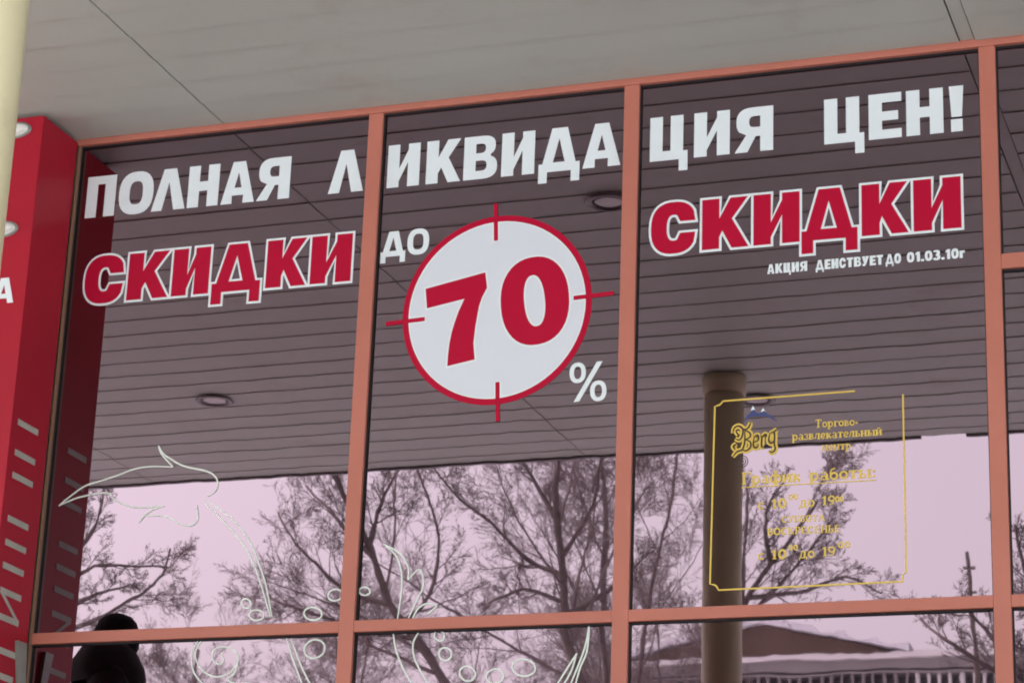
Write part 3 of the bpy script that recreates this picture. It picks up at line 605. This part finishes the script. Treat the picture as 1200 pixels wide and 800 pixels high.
for k, (src, x, y_, sc_, rz) in enumerate(((5, -18.9, -35, 1.0, .9), (1, -16.9, -36, .97, 2.7), (5, -14.6, -36, 1.0, 5.5), (1, -17.6, -30, .86, .4), (5, -15.8, -28, .86, 2.0), (1, -13.2, -33, .95, 1.2), (5, -11.0, -30, .92, 4.0), (1, -20.0, -31, .93, 5.1), (5, -7.6, -27, .66, 3.0))):
    a, b, H = tree_meshes[src]
    e = empty('bare_tree', (x, y_, 0), blab[k], 'tree', 'bare trees across the street'); e.rotation_euler.z = rz; e.scale = (sc_,)*3
    for nm, me in (('trunk', a), ('crown', b)):
        o = bpy.data.objects.new(nm, me); C.objects.link(o); o.parent = e

# ================================================================ GABLED BUILDING BEYOND
gx, gy, gz, hw = -16.75, -60, 16.36, 4.15
gb = empty('gabled_building', (gx, gy-4, 0), 'grey building with low brown gable and snow on its cornice', 'building')
MB().box(gx-4.2, gx+9, gy-10, gy-.3, 0, 15.9).build('wall', PLAST, gb)
MB().box(gx-4.4, gx+9.3, gy-.6, gy+.15, 15.901, 16.2).build('entablature', PLAST, gb)
MB().box(gx-4.6, gx+9.5, gy-.8, gy+.3, 16.201, 16.33).build('cornice', PAINTW, gb)
PK = 1.02
t_ = MB().add([(gx-hw,gy,16.334),(gx+hw,gy,16.334),(gx,gy,16.334+PK),(gx-hw,gy-9,16.334),(gx+hw,gy-9,16.334),(gx,gy-9,16.334+PK)], [(0,1,2),(3,5,4),(0,2,5,3),(1,4,5,2),(0,3,4,1)])
t_.build('gable', BROWN, gb)
for s_ in (-1, 1):
    m_ = MB(); n_ = 14
    for k in range(n_+1):
        f = k/n_; x = gx+s_*(hw+.2)*(1-f); z = 16.36+PK*f; th = .16+.07*math.sin(k*2.1+s_)+.05*math.sin(k*5.3)
        if 4 <= k <= 5 and s_ == 1: th = .05
        m_.v += [(x, gy+.25, z), (x, gy+.25, z+th), (x, gy-8.5, z), (x, gy-8.5, z+th)]
    for k in range(n_):
        a, b = 4*k, 4*k+4; m_.f += [(a, b, b+1, a+1), (a+1, b+1, b+3, a+3), (a+2, a+3, b+3, b+2), (a, a+2, b+2, b)]
    m_.build('roof_snow', SNOW, gb)
m_ = MB().box(gx-4.5, gx+9.4, gy-.5, gy+.2, 16.331, 16.36); m_.build('cornice_snow', SNOW, gb)
rl = MB().box(gx-4.2, gx+9, gy-.02, gy+.10, 15.765, 15.84); rl.build('rail', PLAST, gb)
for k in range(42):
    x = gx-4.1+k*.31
    MB().lathe(x, gy+.04, [(.05, 15.0), (.09, 15.2), (.045, 15.45), (.06, 15.76)], 8).build('baluster', PAINTW if x > gx+4.3 else PLAST, gb, True)  # lit right end and darker left end of the row are put into the colour
MB().box(gx-4.2, gx+9, gy-.29, gy-.2, 14.6, 15.7).build('shadowed_glazing', GAP, gb)  # shade in the gaps between the balusters is put into its dark colour
MB().box(gx-4.3, gx+9.2, gy-.29, gy+.2, 14.5, 14.99).build('balcony_floor', PLAST, gb)
# mast
ms = empty('utility_mast', (-7.45, -39.9, 0), 'thin dark utility mast standing beside the gabled building', 'mast')
MB().tube([Vector((-7.42,-39.94,0)), Vector((-7.50,-39.94,12)), Vector((-7.61,-39.94,14.2))], [.11,.06,.045], 10).build('pole', WOODP, ms, True)
MB().box(-7.72, -7.44, -39.98, -39.9, 13.86, 13.90).build('crossarm', WOODP, ms); MB().box(-7.64, -7.40, -39.98, -39.9, 13.30, 13.34).build('crossarm', WOODP, ms)

# ================================================================ PERSON ON THE TERRACE
def skin_mesh(name, m, parent, joints, bones, root, sub=2):
    names = list(joints); off = wloc(parent)
    me = bpy.data.meshes.new(name)
    me.from_pydata([tuple(Vector(joints[n][0])) for n in names], [(names.index(a), names.index(b)) for a, b in bones], [])
    me.materials.append(m); o = bpy.data.objects.new(name, me); C.objects.link(o); o.parent = parent
    sk = o.modifiers.new('skin', 'SKIN'); sk.use_smooth_shade = True
    lay = me.skin_vertices[0].data
    for i, n in enumerate(names):
        rr = joints[n][1]; lay[i].radius = rr if isinstance(rr, tuple) else (rr, rr); lay[i].use_root = (n == root)
    s_ = o.modifiers.new('sub', 'SUBSURF'); s_.levels = sub; s_.render_levels = sub
    return o
PX, PYY = -6.48, -2.40
pe = empty('person', (PX, PYY, TZ), 'person in black coat with thick collar and black knit cap standing on the terrace', 'person')
pe.rotation_euler.z = math.radians(62)          # local -Y is the front: the figure looks along the glass to the right
J = {'pelvis': ((0,0,.96),(.15,.11)), 'belly': ((0,.01,1.12),(.14,.10)), 'chest': ((0,.0,1.34),(.165,.115)), 'neck': ((0,.015,1.50),(.065,.06)), 'head0': ((0,-.01,1.60),(.07,.085)), 'head1': ((0,-.015,1.69),(.078,.098)), 'head2': ((0,-.005,1.76),(.06,.075)),
     'nose': ((0,-.118,1.645),(.012,.014)),
     'shL': ((.17,.01,1.43),.062), 'elL': ((.27,.06,1.16),.045), 'wrL': ((.21,-.07,.98),.032), 'haL': ((.16,-.12,.93),(.038,.022)),
     'shR': ((-.17,.01,1.43),.062), 'elR': ((-.27,.06,1.16),.045), 'wrR': ((-.21,-.07,.98),.032), 'haR': ((-.16,-.12,.93),(.038,.022)),
     'hiL': ((.09,0,.90),.09), 'knL': ((.10,-.01,.50),.058), 'anL': ((.10,.02,.09),.04), 'toL': ((.11,-.13,.04),(.042,.03)),
     'hiR': ((-.09,0,.90),.09), 'knR': ((-.10,-.01,.50),.058), 'anR': ((-.10,.02,.09),.04), 'toR': ((-.11,-.13,.04),(.042,.03))}
Bn = [('pelvis','belly'),('belly','chest'),('chest','neck'),('neck','head0'),('head0','head1'),('head1','head2'),('head0','nose'),('chest','shL'),('shL','elL'),('elL','wrL'),('wrL','haL'),('chest','shR'),('shR','elR'),('elR','wrR'),('wrR','haR'),
      ('pelvis','hiL'),('hiL','knL'),('knL','anL'),('anL','toL'),('pelvis','hiR'),('hiR','knR'),('knR','anR'),('anR','toR')]
body = skin_mesh('body', SKIN, pe, J, Bn, 'pelvis')
Jc = {'hem': ((0,.0,.62),(.24,.19)), 'hip': ((0,.0,.92),(.215,.165)), 'waist': ((0,.01,1.12),(.20,.155)), 'chest': ((0,.0,1.34),(.215,.16)), 'collar': ((0,.02,1.50),(.125,.12)), 'collar2': ((0,.02,1.555),(.115,.115)),
      'shL': ((.185,.01,1.45),.10), 'elL': ((.28,.06,1.16),.08), 'wrL': ((.215,-.08,.97),.068), 'shR': ((-.185,.01,1.45),.10), 'elR': ((-.28,.06,1.16),.08), 'wrR': ((-.215,-.08,.97),.068)}
skin_mesh('coat', COAT, pe, Jc, [('hem','hip'),('hip','waist'),('waist','chest'),('chest','collar'),('collar','collar2'),('chest','shL'),('shL','elL'),('elL','wrL'),('chest','shR'),('shR','elR'),('elR','wrR')], 'hip')
Jt = {'p': ((0,0,.92),(.165,.13)), 'hL': ((.095,0,.84),.105), 'kL': ((.10,-.01,.50),.078), 'aL': ((.10,.02,.10),.068), 'hR': ((-.095,0,.84),.105), 'kR': ((-.10,-.01,.50),.078), 'aR': ((-.10,.02,.10),.068)}
skin_mesh('trousers', CLOTH, pe, Jt, [('p','hL'),('hL','kL'),('kL','aL'),('p','hR'),('hR','kR'),('kR','aR')], 'p')
for s_ in (-1, 1):
    skin_mesh('boot', BOOT, pe, {'t': ((.10*s_,.02,.16),.066), 'h': ((.10*s_,.03,.065),(.06,.062)), 'm': ((.105*s_,-.08,.055),(.056,.052)), 'e': ((.112*s_,-.17,.045),(.05,.042))}, [('t','h'),('h','m'),('m','e')], 'h')
sf_ = MB(); n_ = 24
for rr, z in [(.20,1.42),(.225,1.48),(.205,1.55),(.168,1.61),(.128,1.665),(.10,1.675),(.09,1.62)]:
    for k in range(n_):
        a = 2*math.pi*k/n_; w_ = 1+.03*math.sin(5*a)+.02*math.sin(9*a+1); sf_.v.append((rr*w_*math.cos(a), .012+rr*w_*.95*math.sin(a), z+.02*math.sin(a)))
for j in range(6):
    for k in range(n_): a, b = j*n_+k, j*n_+(k+1) % n_; sf_.f.append((a, b, b+n_, a+n_))
o = sf_.build('fur_collar', COAT, None, True); o.parent = pe
def pl(mb, name, m): return mb.build(name, m, None)
cp = MB()
prof = [(.112,1.60),(.122,1.65),(.124,1.70),(.119,1.745),(.103,1.79),(.074,1.82),(.035,1.835),(.004,1.837)]
n_ = 24
for rr, z in prof:
    for k in range(n_):
        a = 2*math.pi*k/n_; cp.v.append((rr*.90*math.cos(a), -.012+rr*1.04*math.sin(a), z+(.025*(math.sin(a) < -.3) if z < 1.65 else 0)))
for j in range(len(prof)-1):
    for k in range(n_): a, b = j*n_+k, j*n_+(k+1) % n_; cp.f.append((a, b, b+n_, a+n_))
o = cp.build('knit_cap', KNIT, None, True); o.parent = pe
for s_ in (-1, 1):
    ey = MB().lathe(0, 0, [(.003, -.011), (.009, -.007), (.011, 0), (.009, .007), (.003, .011)], 12); ey.v = [(x+.033*s_, y-.088, z+1.672) for x, y, z in ey.v]
    o = ey.build('eye', EYEM, None, True); o.parent = pe
mo_ = MB().box(-.022, .022, -.096, -.082, 1.592, 1.600); o = mo_.build('mouth', mat('lips', (.35, .13, .11), .5), None); o.parent = pe
